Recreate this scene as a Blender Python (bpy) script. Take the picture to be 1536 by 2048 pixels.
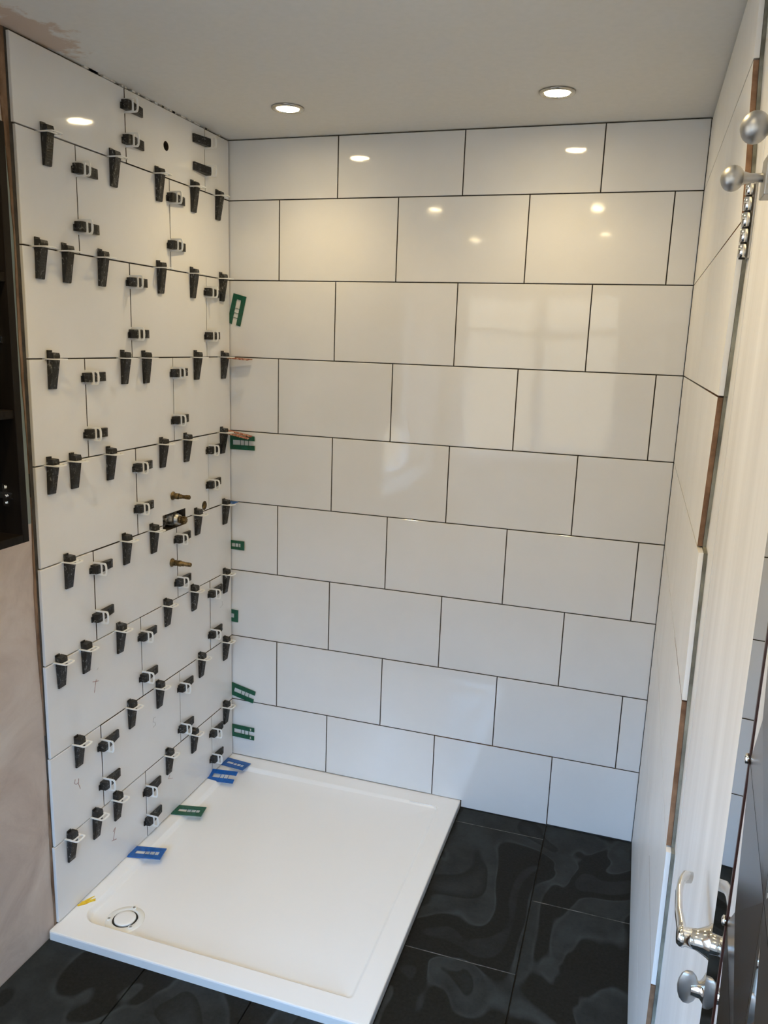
import bpy, bmesh, math, random
from mathutils import Vector, Matrix

random.seed(7)
for o in list(bpy.data.objects):
    bpy.data.objects.remove(o)
S = bpy.context.scene
COL = S.collection
PI = math.pi

# ------------------------------------------------------------------ camera
cd = bpy.data.cameras.new('camera'); cam = bpy.data.objects.new('camera', cd); COL.objects.link(cam)
cd.sensor_fit = 'VERTICAL'; cd.sensor_height = 36.0; cd.sensor_width = 27.0
cd.lens = 1583.02 / 2048 * 36.0; cd.clip_start = 0.02
CF = Vector((-0.2929, 0.9332, -0.2085)).normalized()
CR = Vector((0.9514, 0.3062, 0.0339)); CR = (CR - CF * CR.dot(CF)).normalized()
CU = CR.cross(CF)
m = Matrix.Identity(4)
for i in range(3):
    m[i][0] = CR[i]; m[i][1] = CU[i]; m[i][2] = -CF[i]
m.translation = (1.3447, -2.4681, 1.5754)
cam.matrix_world = m
S.camera = cam

# ------------------------------------------------------------------ world, view, daylight
W = bpy.data.worlds.new('world'); S.world = W; W.use_nodes = True
nt = W.node_tree; bg = nt.nodes['Background']
# overcast-blue sky above roof and tree line, dull ground and houses below it
SKY = 17.0; GROUND = 4.6
tc = nt.nodes.new('ShaderNodeTexCoord'); sx = nt.nodes.new('ShaderNodeSeparateXYZ'); nt.links.new(tc.outputs['Generated'], sx.inputs[0])
mr = nt.nodes.new('ShaderNodeMapRange'); mr.interpolation_type = 'SMOOTHSTEP'
mr.inputs['From Min'].default_value = math.sin(math.radians(12)); mr.inputs['From Max'].default_value = math.sin(math.radians(19))
nt.links.new(sx.outputs['Z'], mr.inputs['Value'])
mx = nt.nodes.new('ShaderNodeMix'); mx.data_type = 'RGBA'; nt.links.new(mr.outputs[0], mx.inputs[0])
mx.inputs[6].default_value = (0.56 * GROUND, 0.53 * GROUND, 0.45 * GROUND, 1); mx.inputs[7].default_value = (0.29 * SKY, 0.58 * SKY, 1.0 * SKY, 1)
nt.links.new(mx.outputs[2], bg.inputs[0]); bg.inputs[1].default_value = 1.0
cy = S.cycles; cy.max_bounces = 6; cy.diffuse_bounces = 4; cy.glossy_bounces = 3; cy.use_light_tree = False; cy.transmission_bounces = 2; cy.transparent_max_bounces = 6
cy.use_adaptive_sampling = True; cy.adaptive_threshold = 0.04; cy.caustics_reflective = False; cy.caustics_refractive = False; cy.use_denoising = True
S.view_settings.view_transform = 'Standard'; S.view_settings.look = 'None'
S.view_settings.gamma = 1.0; S.view_settings.use_curve_mapping = False
S.view_settings.exposure = 0.30
SPOT_W = 13.0; SPOT_COL = (1.0, 0.745, 0.365); LENS_E = 75.0

def portal(name, w, h, loc, rot):        # light portals: guide the sky light through the two windows
    al = bpy.data.lights.new(name, 'AREA'); al.shape = 'RECTANGLE'; al.size = w; al.size_y = h; al.cycles.is_portal = True
    o = bpy.data.objects.new(name, al); COL.objects.link(o); o.location = loc; o.rotation_euler = rot
portal('front_window_portal', 1.10, 1.12, (0.67, -3.18, 1.40), (PI / 2, 0, 0))
portal('side_window_portal', 1.08, 1.20, (-0.24, -2.36, 1.30), (PI / 2, 0, -PI / 2))

# ------------------------------------------------------------------ measured layout (metres)
RW = 1.461          # face of right tiles
ZC = 2.203          # ceiling
TH = 0.252          # tile pitch
G = 0.0031          # joint width
TT = 0.008          # tile thickness
YF = -3.1           # front wall

# ------------------------------------------------------------------ materials
MATS = {}
def nmat(name):
    m = bpy.data.materials.new(name); m.use_nodes = True
    nt = m.node_tree; b = nt.nodes['Principled BSDF']
    MATS[name] = m
    return m, nt, b
def lin(c):
    return tuple((x / 12.92 if x <= 0.04045 else ((x + 0.055) / 1.055) ** 2.4) for x in c)
def srgb(r, g, b):
    return lin((r / 255, g / 255, b / 255)) + (1,)
def simple(name, col, rough=0.5, metal=0.0, spec=0.5, coat=0.0):
    m, nt, b = nmat(name)
    b.inputs['Base Color'].default_value = col if len(col) == 4 else (*col, 1)
    b.inputs['Roughness'].default_value = rough; b.inputs['Metallic'].default_value = metal
    b.inputs['Specular IOR Level'].default_value = spec
    b.inputs['Coat Weight'].default_value = coat
    return m
def noise(nt, scale, detail=4, rough=0.55, vec=None, dist=0.0):
    n = nt.nodes.new('ShaderNodeTexNoise'); n.inputs['Scale'].default_value = scale
    n.inputs['Detail'].default_value = detail; n.inputs['Roughness'].default_value = rough
    n.inputs['Distortion'].default_value = dist
    if vec is not None: nt.links.new(vec, n.inputs['Vector'])
    return n
def ramp(nt, fac, stops, interp='LINEAR'):
    r = nt.nodes.new('ShaderNodeValToRGB'); r.color_ramp.interpolation = interp
    el = r.color_ramp.elements
    while len(el) < len(stops): el.new(0.5)
    for e, (p, c) in zip(el, stops):
        e.position = p; e.color = c if len(c) == 4 else (*c, 1)
    nt.links.new(fac, r.inputs[0]); return r
def mixc(nt, fac, a, b):
    x = nt.nodes.new('ShaderNodeMix'); x.data_type = 'RGBA'
    if isinstance(fac, float): x.inputs[0].default_value = fac
    else: nt.links.new(fac, x.inputs[0])
    for s, v in ((6, a), (7, b)):
        if isinstance(v, tuple): x.inputs[s].default_value = v
        else: nt.links.new(v, x.inputs[s])
    return x.outputs[2]
def wpos(nt, scale=(1, 1, 1)):
    g = nt.nodes.new('ShaderNodeNewGeometry'); mp = nt.nodes.new('ShaderNodeMapping')
    mp.inputs['Scale'].default_value = scale
    nt.links.new(g.outputs['Position'], mp.inputs['Vector']); return mp.outputs[0]
def bump(nt, b, h, strength, dist=0.01):
    n = nt.nodes.new('ShaderNodeBump'); n.inputs['Strength'].default_value = strength
    n.inputs['Distance'].default_value = dist
    nt.links.new(h, n.inputs['Height']); nt.links.new(n.outputs[0], b.inputs['Normal'])
def mottled(name, c1, c2, scale, rough=0.7, metal=0.0, bstr=0.0, stretch=(1, 1, 1), lo=0.35, hi=0.65, detail=5):
    m, nt, b = nmat(name)
    v = wpos(nt, stretch); n = noise(nt, scale, detail, 0.6, v)
    r = ramp(nt, n.outputs[0], [(lo, c1), (hi, c2)])
    nt.links.new(r.outputs[0], b.inputs['Base Color'])
    b.inputs['Roughness'].default_value = rough; b.inputs['Metallic'].default_value = metal
    if bstr: bump(nt, b, n.outputs[0], bstr, 0.004)
    return m

# glazed white wall tile: slight glaze waviness, faint smears
m, nt, b = nmat('glazed_tile')
v = wpos(nt); n = noise(nt, 7, 2, 0.5, v); n2 = noise(nt, 3.0, 5, 0.6, v)
r = ramp(nt, n2.outputs[0], [(0.3, (0.73, 0.73, 0.725)), (0.7, (0.78, 0.78, 0.775))])
nt.links.new(r.outputs[0], b.inputs['Base Color'])
b.inputs['Roughness'].default_value = 0.06; b.inputs['Specular IOR Level'].default_value = 0.5
bump(nt, b, n.outputs[0], 0.14, 0.006)
mottled('dusty_tile', (0.76, 0.75, 0.73, 1), (0.82, 0.81, 0.79, 1), 6, 0.34, stretch=(1, 1, 0.4))
MATS['dusty_tile'].node_tree.nodes['Principled BSDF'].inputs['Specular IOR Level'].default_value = 0.3
mottled('tile_body', (0.13, 0.066, 0.036, 1), (0.27, 0.155, 0.090, 1), 25, 0.9)
mottled('adhesive', (0.035, 0.032, 0.030, 1), (0.075, 0.066, 0.056, 1), 30, 0.95)
mottled('ceiling_paint', (0.66, 0.65, 0.625, 1), (0.71, 0.70, 0.675, 1), 3, 0.85)
# ceiling: pink plaster smear near the left wall end
m, nt, b = nmat('ceiling')
g = nt.nodes.new('ShaderNodeNewGeometry'); mp = nt.nodes.new('ShaderNodeMapping')
mp.inputs['Location'].default_value = (-0.02 * 4.5, 0.92 * 2.6, -ZC); mp.inputs['Scale'].default_value = (4.5, 2.6, 1)
nt.links.new(g.outputs['Position'], mp.inputs[0])
ln = nt.nodes.new('ShaderNodeVectorMath'); ln.operation = 'LENGTH'; nt.links.new(mp.outputs[0], ln.inputs[0])
n = noise(nt, 14, 5, 0.65, g.outputs['Position'])
sub = nt.nodes.new('ShaderNodeMath'); sub.operation = 'MULTIPLY_ADD'; sub.inputs[1].default_value = 1.15
nt.links.new(n.outputs[0], sub.inputs[0]); nt.links.new(ln.outputs['Value'], sub.inputs[2])
fr = ramp(nt, sub.outputs[0], [(0.86, (0.8, 0.8, 0.8)), (0.97, (0, 0, 0))])
sp = noise(nt, 60, 2, 0.5, g.outputs['Position'])
base = ramp(nt, sp.outputs[0], [(0.2, (0.66, 0.655, 0.63)), (0.8, (0.70, 0.69, 0.665))])
nt.links.new(mixc(nt, fr.outputs[0], base.outputs[0], (0.52, 0.39, 0.30, 1)), b.inputs['Base Color'])
b.inputs['Roughness'].default_value = 0.8
# bare pink plaster
m, nt, b = nmat('pink_plaster')
v = wpos(nt); n = noise(nt, 5, 6, 0.62, v, 0.6); n2 = noise(nt, 40, 4, 0.6, v)
r = ramp(nt, n.outputs[0], [(0.25, srgb(172, 154, 142)), (0.5, srgb(200, 184, 171)), (0.75, srgb(216, 204, 192))])
nt.links.new(r.outputs[0], b.inputs['Base Color']); b.inputs['Roughness'].default_value = 0.75
bump(nt, b, n2.outputs[0], 0.25, 0.003)
mottled('plaster_edge', srgb(92, 66, 46), srgb(150, 122, 98), 22, 0.9, bstr=0.3, stretch=(1, 1, 0.4))
mottled('green_board', srgb(122, 134, 130), srgb(150, 160, 154), 9, 0.85, stretch=(1, 1, 0.5))
mottled('grey_board', srgb(92, 92, 84), srgb(140, 140, 130), 16, 0.9)
# brushed white paint (door, right wall)
m, nt, b = nmat('brushed_white')
v = wpos(nt, (7, 7, 0.45)); n = noise(nt, 2.5, 5, 0.6, v); n2 = noise(nt, 12, 3, 0.6, v)
r = ramp(nt, n.outputs[0], [(0.3, (0.70, 0.69, 0.68)), (0.7, (0.84, 0.835, 0.83))])
nt.links.new(r.outputs[0], b.inputs['Base Color']); b.inputs['Roughness'].default_value = 0.42
bump(nt, b, n2.outputs[0], 0.25, 0.002)
simple('front_plaster', (0.72, 0.68, 0.63), 0.8)
# slate floor tile: near-black stone with dried wipe marks of pale dust
m, nt, b = nmat('slate_tile')
v = wpos(nt); 
w = noise(nt, 2.7, 1.5, 0.45, wpos(nt, (1.25, 0.8, 1)), 1.1)
edge = ramp(nt, w.outputs[0], [(0.0, (0.45, 0.45, 0.45)), (0.36, (0.30, 0.30, 0.30)), (0.375, (0.0, 0.0, 0.0)), (0.50, (0.03, 0.03, 0.03)), (0.512, (0.95, 0.95, 0.95)), (0.535, (0.55, 0.55, 0.55)), (0.62, (0.65, 0.65, 0.65)), (0.63, (0.10, 0.10, 0.10)), (0.70, (0.5, 0.5, 0.5))])
f2 = noise(nt, 9, 6, 0.65, v); patch = ramp(nt, f2.outputs[0], [(0.3, (0.25, 0.25, 0.25)), (0.7, (1, 1, 1))])
mul = nt.nodes.new('ShaderNodeMath'); mul.operation = 'MULTIPLY'
nt.links.new(edge.outputs[0], mul.inputs[0]); nt.links.new(patch.outputs[0], mul.inputs[1])
f3 = noise(nt, 120, 3, 0.6, v); stone = ramp(nt, f3.outputs[0], [(0.3, (0.0035, 0.0038, 0.0033)), (0.75, (0.0105, 0.011, 0.0095))])
nt.links.new(mixc(nt, mul.outputs[0], stone.outputs[0], (0.042, 0.051, 0.053, 1)), b.inputs['Base Color'])
b.inputs['Roughness'].default_value = 0.7; b.inputs['Specular IOR Level'].default_value = 0.22
bump(nt, b, f3.outputs[0], 0.15, 0.002)
mottled('grout', (0.02, 0.02, 0.019, 1), (0.05, 0.05, 0.046, 1), 60, 0.95)
mottled('pale_grout', (0.04, 0.042, 0.04, 1), (0.17, 0.165, 0.155, 1), 30, 0.95)
mottled('joint_side', (0.030, 0.022, 0.016, 1), (0.075, 0.052, 0.036, 1), 40, 0.95)
# shower tray acrylic
m, nt, b = nmat('tray_acrylic')
b.inputs['Base Color'].default_value = (0.86, 0.86, 0.85, 1); b.inputs['Roughness'].default_value = 0.22
b.inputs['Coat Weight'].default_value = 0.3; b.inputs['Coat Roughness'].default_value = 0.08
simple('tray_plastic', (0.80, 0.81, 0.79, 1), 0.3)
# black wedge plastic, dusted with dry adhesive
m, nt, b = nmat('wedge_plastic')
oi = nt.nodes.new('ShaderNodeObjectInfo')
tc = nt.nodes.new('ShaderNodeTexCoord'); ad = nt.nodes.new('ShaderNodeVectorMath'); ad.operation = 'ADD'
nt.links.new(tc.outputs['Object'], ad.inputs[0]); 
sc = nt.nodes.new('ShaderNodeVectorMath'); sc.operation = 'SCALE'; sc.inputs['Scale'].default_value = 3.0
nt.links.new(oi.outputs['Location'], sc.inputs[0]); nt.links.new(sc.outputs[0], ad.inputs[1])
st = nt.nodes.new('ShaderNodeMapping'); st.inputs['Scale'].default_value = (1, 1.6, 0.6); nt.links.new(ad.outputs[0], st.inputs[0])
n = noise(nt, 75, 6, 0.75, st.outputs[0], 1.6)
r = ramp(nt, n.outputs[0], [(0.50, (0.006, 0.006, 0.0065)), (0.58, (0.022, 0.022, 0.022)), (0.68, (0.40, 0.40, 0.39))])
nt.links.new(r.outputs[0], b.inputs['Base Color']); b.inputs['Roughness'].default_value = 0.45
simple('clip_plastic', (0.80, 0.80, 0.78), 0.35)
mottled('shim_green', (0.004, 0.072, 0.040, 1), (0.008, 0.105, 0.058, 1), 120, 0.35)
mottled('shim_blue', (0.006, 0.075, 0.30, 1), (0.012, 0.12, 0.42, 1), 90, 0.3)
mottled('shim_orange', (0.26, 0.045, 0.018, 1), (0.60, 0.40, 0.27, 1), 150, 0.5, lo=0.45, hi=0.62)
mottled('shim_yellow', (0.72, 0.40, 0.010, 1), (0.86, 0.68, 0.05, 1), 90, 0.6)
mottled('brass', (0.045, 0.030, 0.012, 1), (0.24, 0.165, 0.075, 1), 90, 0.5, 0.85)
mottled('valve_casting', (0.035, 0.032, 0.026, 1), (0.52, 0.50, 0.46, 1), 60, 0.6, 0.3, lo=0.42, hi=0.66)
simple('grey_steel', (0.44, 0.44, 0.43), 0.35, 0.85)
simple('chrome', (0.80, 0.79, 0.77), 0.09, 1.0)
simple('satin_chrome', (0.42, 0.42, 0.42), 0.42, 1.0)
simple('bezel_chrome', (0.50, 0.49, 0.47), 0.22, 1.0)
mottled('black_wood', (0.004, 0.003, 0.0025, 1), (0.010, 0.0075, 0.006, 1), 14, 0.5, stretch=(4, 4, 0.5))
MATS['black_wood'].node_tree.nodes['Principled BSDF'].inputs['Specular IOR Level'].default_value = 0.15
simple('black', (0.006, 0.006, 0.006), 0.6)
mottled('red_pencil', (0.32, 0.17, 0.15, 1), (0.46, 0.30, 0.28, 1), 200, 0.8)
mottled('grey_pencil', (0.38, 0.37, 0.36, 1), (0.52, 0.51, 0.50, 1), 200, 0.8)
mottled('filler', (0.55, 0.54, 0.51, 1), (0.70, 0.69, 0.66, 1), 60, 0.9)
simple('mirror_glass', (0.52, 0.54, 0.55), 0.02, 1.0)
mottled('brown_reflection_mirror', (0.11, 0.088, 0.075, 1), (0.24, 0.20, 0.175, 1), 4, 0.22, 1.0, stretch=(1, 1, 0.5))  # mirror glass with brown, blurred reflections put into its colour
simple('dark_mahogany', (0.035, 0.010, 0.008), 0.3)
m, nt, b = nmat('lamp_lens')
b.inputs['Base Color'].default_value = (0.9, 0.85, 0.75, 1)
b.inputs['Emission Color'].default_value = (1.0, 0.80, 0.48, 1); b.inputs['Emission Strength'].default_value = LENS_E
m, nt, b = nmat('window_pane')
nt.nodes.remove(b)
tr = nt.nodes.new('ShaderNodeBsdfTransparent'); gl = nt.nodes.new('ShaderNodeBsdfGlossy'); gl.inputs['Roughness'].default_value = 0.02
mx = nt.nodes.new('ShaderNodeMixShader'); mx.inputs[0].default_value = 0.08
nt.links.new(tr.outputs[0], mx.inputs[1]); nt.links.new(gl.outputs[0], mx.inputs[2])
nt.links.new(mx.outputs[0], nt.nodes['Material Output'].inputs[0])
simple('window_white', (0.8, 0.8, 0.8), 0.3)

# ------------------------------------------------------------------ mesh helpers
class MB:
    def __init__(s): s.v = []; s.f = []; s.mi = []; s.sm = []
    def add(s, vs, fs, mi=0, smooth=False):
        o = len(s.v); s.v += [tuple(x) for x in vs]
        for k, f in enumerate(fs):
            s.f.append(tuple(o + i for i in f)); s.mi.append(mi[k] if isinstance(mi, (list, tuple)) else mi); s.sm.append(smooth)
        return s
    def box(s, a, b, mi=0):
        x0, y0, z0 = [min(p, q) for p, q in zip(a, b)]; x1, y1, z1 = [max(p, q) for p, q in zip(a, b)]
        return s.add([(x0, y0, z0), (x1, y0, z0), (x1, y1, z0), (x0, y1, z0), (x0, y0, z1), (x1, y0, z1), (x1, y1, z1), (x0, y1, z1)],
                     [(0, 3, 2, 1), (4, 5, 6, 7), (0, 1, 5, 4), (1, 2, 6, 5), (2, 3, 7, 6), (3, 0, 4, 7)], mi)
    def lathe(s, prof, o, ax, n=24, mi=0, smooth=True):
        """prof: (distance along axis, radius) list"""
        o = Vector(o); ax = Vector(ax).normalized()
        t = Vector((0, 0, 1)) if abs(ax.z) < 0.9 else Vector((1, 0, 0))
        e1 = ax.cross(t).normalized(); e2 = ax.cross(e1)
        vs = []; fs = []
        for d, r in prof:
            for i in range(n):
                a = 2 * PI * i / n; vs.append(o + ax * d + (e1 * math.cos(a) + e2 * math.sin(a)) * r)
        for k in range(len(prof) - 1):
            for i in range(n):
                j = (i + 1) % n; fs.append((k * n + i, k * n + j, (k + 1) * n + j, (k + 1) * n + i))
        s.add(vs, fs, mi, smooth)
        base = len(s.v) - len(vs)
        s.f.append(tuple(base + i for i in reversed(range(n)))); s.mi.append(mi); s.sm.append(False)
        k = (len(prof) - 1) * n
        s.f.append(tuple(base + k + i for i in range(n))); s.mi.append(mi); s.sm.append(False)
        return s
    def tube(s, pts, rads, n=12, mi=0, sx=1.0, up=(0, 0, 1), sy=1.0):
        pts = [Vector(p) for p in pts]; up = Vector(up); vs = []; fs = []
        for k, p in enumerate(pts):
            d = (pts[min(k + 1, len(pts) - 1)] - pts[max(k - 1, 0)]).normalized()
            e1 = d.cross(up).normalized(); e2 = e1.cross(d)
            r = rads[k] if isinstance(rads, (list, tuple)) else rads
            for i in range(n):
                a = 2 * PI * i / n; vs.append(p + e1 * math.cos(a) * r * sx + e2 * math.sin(a) * r * sy)
        for k in range(len(pts) - 1):
            for i in range(n):
                j = (i + 1) % n; fs.append((k * n + i, k * n + j, (k + 1) * n + j, (k + 1) * n + i))
        fs.append(tuple(reversed(range(n)))); fs.append(tuple((len(pts) - 1) * n + i for i in range(n)))
        return s.add(vs, fs, mi, True)
    def prism(s, poly, a, b, f3, mi=0):
        """poly 2-D, f3(u,v,d) -> 3-D, extruded between depths a and b"""
        n = len(poly)
        vs = [f3(u, v, a) for u, v in poly] + [f3(u, v, b) for u, v in poly]
        fs = [tuple(range(n)), tuple(reversed(range(n, 2 * n)))] + [(i, n + i, n + (i + 1) % n, (i + 1) % n) for i in range(n)]
        return s.add(vs, fs, mi)
    def mesh(s, name, mats):
        me = bpy.data.meshes.new(name); me.from_pydata(s.v, [], s.f)
        for x in (mats if isinstance(mats, (list, tuple)) else [mats]): me.materials.append(MATS[x])
        for p, i, q in zip(me.polygons, s.mi, s.sm): p.material_index = i; p.use_smooth = q
        bm = bmesh.new(); bm.from_mesh(me); bmesh.ops.recalc_face_normals(bm, faces=bm.faces[:]); bm.to_mesh(me); bm.free()
        me.update(); return me
def link(name, me, parent=None, loc=(0, 0, 0), rot=(0, 0, 0), mw=None):
    o = bpy.data.objects.new(name, me); COL.objects.link(o)
    if parent is not None: o.parent = parent
    o.location = loc; o.rotation_euler = rot
    return o
def obj(name, mb, mats, parent=None, loc=(0, 0, 0), rot=(0, 0, 0)):
    return link(name, mb.mesh(name, mats), parent, loc, rot)
def bev(o, w, seg=2):
    md = o.modifiers.new('bevel', 'BEVEL'); md.width = w; md.segments = seg; md.limit_method = 'ANGLE'; return o
def tag(o, label, cat=None, group=None):
    o['label'] = label
    if cat: o['category'] = cat
    if group: o['group'] = group
    return o
def struct(o, label=None):
    o['kind'] = 'structure'
    if label: o['label'] = label
    return o
def empty(name, loc=(0, 0, 0), rot=(0, 0, 0)):
    o = bpy.data.objects.new(name, None); COL.objects.link(o); o.location = loc; o.rotation_euler = rot; o.empty_display_size = 0.05
    return o

def plate_mesh(name, outline, holes, thick, mats, f3, side_mi=1, chamfer=0.0):
    """flat plate with holes; outline and holes are 2-D loops, f3(u,v,depth) places them; front at depth 0"""
    bm = bmesh.new(); loops = []
    ed = []
    for lp in [outline] + holes:
        vs = [bm.verts.new(f3(u, v, 0)) for u, v in lp]
        ed += [bm.edges.new((vs[i], vs[(i + 1) % len(vs)])) for i in range(len(vs))]; loops.append(vs)
    r = bmesh.ops.triangle_fill(bm, use_beauty=True, use_dissolve=False, edges=ed)
    front = [g for g in r['geom'] if isinstance(g, bmesh.types.BMFace)]
    back = {}
    for (lp, vs) in zip([outline] + holes, loops):
        for (u, v), a in zip(lp, vs): back[a] = bm.verts.new(f3(u, v, thick))
    for f in front: bm.faces.new([back[x] for x in reversed(f.verts[:])])
    for vs in loops:
        for i in range(len(vs)):
            a, c = vs[i], vs[(i + 1) % len(vs)]
            nf = bm.faces.new((a, c, back[c], back[a])); nf.material_index = side_mi
    bmesh.ops.recalc_face_normals(bm, faces=bm.faces[:])
    me = bpy.data.meshes.new(name); bm.to_mesh(me); bm.free()
    for x in mats: me.materials.append(MATS[x])
    return me

# wall tile, front face at local y=0 looking to -y, centred on x/z, thickness to +y
TILE = {}
def tile_mesh(w, h, mats=('glazed_tile', 'joint_side')):
    k = (round(w, 4), round(h, 4), mats)
    if k in TILE: return TILE[k]
    c = 0.0011; a, b_ = w / 2, h / 2
    vs = []
    for (ix, y) in ((c, 0), (0, c), (0, TT)):
        vs += [(-a + ix, y, -b_ + ix), (a - ix, y, -b_ + ix), (a - ix, y, b_ - ix), (-a + ix, y, b_ - ix)]
    fs = [(0, 1, 2, 3)]; mi = [0]
    for lv in (0, 4):
        for i in range(4):
            j = (i + 1) % 4; fs.append((lv + i, lv + 4 + i, lv + 4 + j, lv + j)); mi.append(0 if lv == 0 else 1)
    fs.append((11, 10, 9, 8)); mi.append(1)
    mb = MB(); mb.add(vs, fs, mi)
    TILE[k] = mb.mesh('tile', list(mats)); return TILE[k]
def jit(a=0.0016): return random.uniform(-a, a)

# ================================================================== ROOM SHELL
# floor substrate with floor tiles
fl = struct(obj('floor', MB().box((-0.25, YF - 0.1, -0.06), (1.9, 0.12, -0.009)), 'grout'))
sl = {}
def floor_tile(x0, x1, y0, y1):
    w, h = x1 - x0 - 0.003, y1 - y0 - 0.003
    link('floor_tile', tile_mesh(w, h, ('slate_tile', 'slate_tile')), fl, ((x0 + x1) / 2, (y0 + y1) / 2, random.uniform(-0.0006, 0.0)), (-PI / 2, 0, 0))
fx = [-0.011, 0.287, 0.587, 0.887, 1.185, 1.4795]
for c in range(5):
    ys = [0.0]; y = [-0.095, -0.084, -0.300, -0.084, -0.393][c]
    while y > YF: ys.append(y); y -= 0.605
    ys.append(YF)
    for y in ys[1:-1]:
        obj('grout_line', MB().box((fx[c] + 0.0015, y - 0.0012, -0.0085), (fx[c + 1] - 0.0015, y + 0.0012, -0.0010)), 'pale_grout', fl)
    for k in range(len(ys) - 1):
        floor_tile(fx[c], fx[c + 1], ys[k + 1], ys[k])

# ceiling
ce = struct(obj('ceiling', MB().box((-0.25, YF - 0.1, ZC), (1.9, 0.12, ZC + 0.08)), 'ceiling'))

# back wall: backing and tiles
wb = struct(obj('wall_back', MB().box((-0.25, TT + 0.0005, -0.009), (1.9, 0.12, ZC)), 'adhesive'))
zrow = [0.0] + [k * TH for k in range(1, 9)] + [ZC - 0.002]
TRAYZ = 0.0255; TX = 0.886; TY = -0.995
for r in range(9):
    z0, z1 = zrow[r], zrow[r + 1]
    xs = [0.0, 0.380, 0.782, 1.184, RW] if r % 2 == 0 else [0.0, 0.180, 0.582, 0.984, 1.386, RW]
    for i in range(len(xs) - 1):
        x0, x1 = xs[i], xs[i + 1]; a0 = z0
        if i == 0: x0 = -0.006
        if r == 0 and x1 < TX: a0 = TRAYZ + 0.001
        if r == 0 and x0 < TX < x1:       # tile notched over the tray edge
            f3 = lambda u, v, d: (u, d, v)
            me = plate_mesh('tile', [(x0 + G / 2, TRAYZ + 0.002), (TX + 0.003, TRAYZ + 0.002), (TX + 0.003, 0.003), (x1 - G / 2, 0.003), (x1 - G / 2, z1 - G / 2), (x0 + G / 2, z1 - G / 2)], [], TT, ('glazed_tile', 'tile_body'), f3)
            link('tile', me, wb); continue
        if r == 0 and a0 == 0: a0 = 0.002
        link('tile', tile_mesh(x1 - x0 - G, z1 - a0 - G), wb, ((x0 + x1) / 2, random.uniform(-0.0003, 0.0003), (a0 + z1) / 2), (jit(), 0, jit()))

# left wall: backing board with cut-outs, tiles, plaster beyond the tiled area
def circ(u, v, r, n=20): return [(u + r * math.cos(2 * PI * i / n), v + r * math.sin(2 * PI * i / n)) for i in range(n)]
LF = lambda u, v, d: (-d, u, v)              # left-wall plane: u = y, v = z, depth behind the face
RECT = (-0.430, -0.302, 0.9875, 1.0395)
LX = 0.0125
YE = -0.957
holes = [[(RECT[0], RECT[2]), (RECT[1], RECT[2]), (RECT[1], RECT[3]), (RECT[0], RECT[3])], circ(-0.367, 2.101, 0.013), circ(-0.185, 1.0262, 0.0155)]
lb = plate_mesh('wall_left', [(YE - 0.004, -0.009), (0.0, -0.009), (0.0, ZC), (YE - 0.004, ZC)], holes, 0.06, ('adhesive', 'adhesive'), lambda u, v, d: (-TT - 0.0005 - d, u, v))
wl = struct(link('wall_left', lb))
obj('cavity_shade_box', MB().box((-0.25, YE - 0.0045, -0.009), (-0.0685, 0.0, ZC)), 'black', wl)  # black box behind the cut-outs, painting the shade inside the holes
VY0, VY1, VZ0, VZ1 = -2.90, -1.82, 0.70, 1.90        # second window, in the left wall beside the camera
pl = MB(); xb = -0.25
pl.box((xb, VY1, -0.009), (-LX, YE - 0.0045, ZC)); pl.box((xb, YF - 0.1, -0.009), (-LX, VY0, ZC))
pl.box((xb, VY0, -0.009), (-LX, VY1, VZ0)); pl.box((xb, VY0, VZ1), (-LX, VY1, ZC))
obj('plaster', pl, 'pink_plaster', wl)
LROT = (0, 0, PI / 2)
def ltile(y0, y1, z0, z1, mats=('glazed_tile', 'joint_side')):
    link('tile', tile_mesh(y1 - y0 - G, z1 - z0 - G, mats), wl, (random.uniform(-0.0003, 0.0003), (y0 + y1) / 2, (z0 + z1) / 2), (jit(), 0, PI / 2 + jit()))
EDGE = [-0.964, -0.961, -0.959, -0.957, -0.953, -0.953, -0.953, -0.953, -0.957]
CORN = -0.0035
for r in range(9):
    z0 = zrow[r] if r else TRAYZ + 0.001; z1 = zrow[r + 1]
    if r == 8: z1 = ZC - 0.004
    js = [EDGE[r], -0.556, -0.154, CORN] if r % 2 == 0 else [EDGE[r], -0.7575, -0.3545, CORN]
    for i in range(3):
        y0, y1 = js[i], js[i + 1]
        a, b_, c, d = y0 + G / 2, y1 - G / 2, z0 + G / 2, z1 - G / 2
        mats = ('glazed_tile', 'glazed_tile') if i == 0 else ('glazed_tile', 'joint_side')
        if r == 8 and i == 1:
            link('tile', plate_mesh('tile', [(a, c), (b_, c), (b_, d), (a, d)], [circ(-0.367, 2.101, 0.013)], TT, mats, LF), wl)
        elif r == 4 and i == 1:
            link('tile', plate_mesh('tile', [(a, c), (RECT[0], c), (RECT[0], RECT[3]), (RECT[1], RECT[3]), (RECT[1], c), (b_, c), (b_, d), (a, d)], [circ(-0.185, 1.0262, 0.0155)], TT, mats, LF), wl)
        elif r == 3 and i == 1:
            link('tile', plate_mesh('tile', [(a, c), (b_, c), (b_, RECT[2]), (RECT[0], RECT[2]), (RECT[0], d), (a, d)], [], TT, mats, LF), wl)
        elif r == 3 and i == 2:
            link('tile', plate_mesh('tile', [(a, c), (b_, c), (b_, d), (RECT[1], d), (RECT[1], RECT[2]), (a, RECT[2])], [], TT, mats, LF), wl)
        else:
            ltile(y0, y1, z0, z1, mats)
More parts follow.
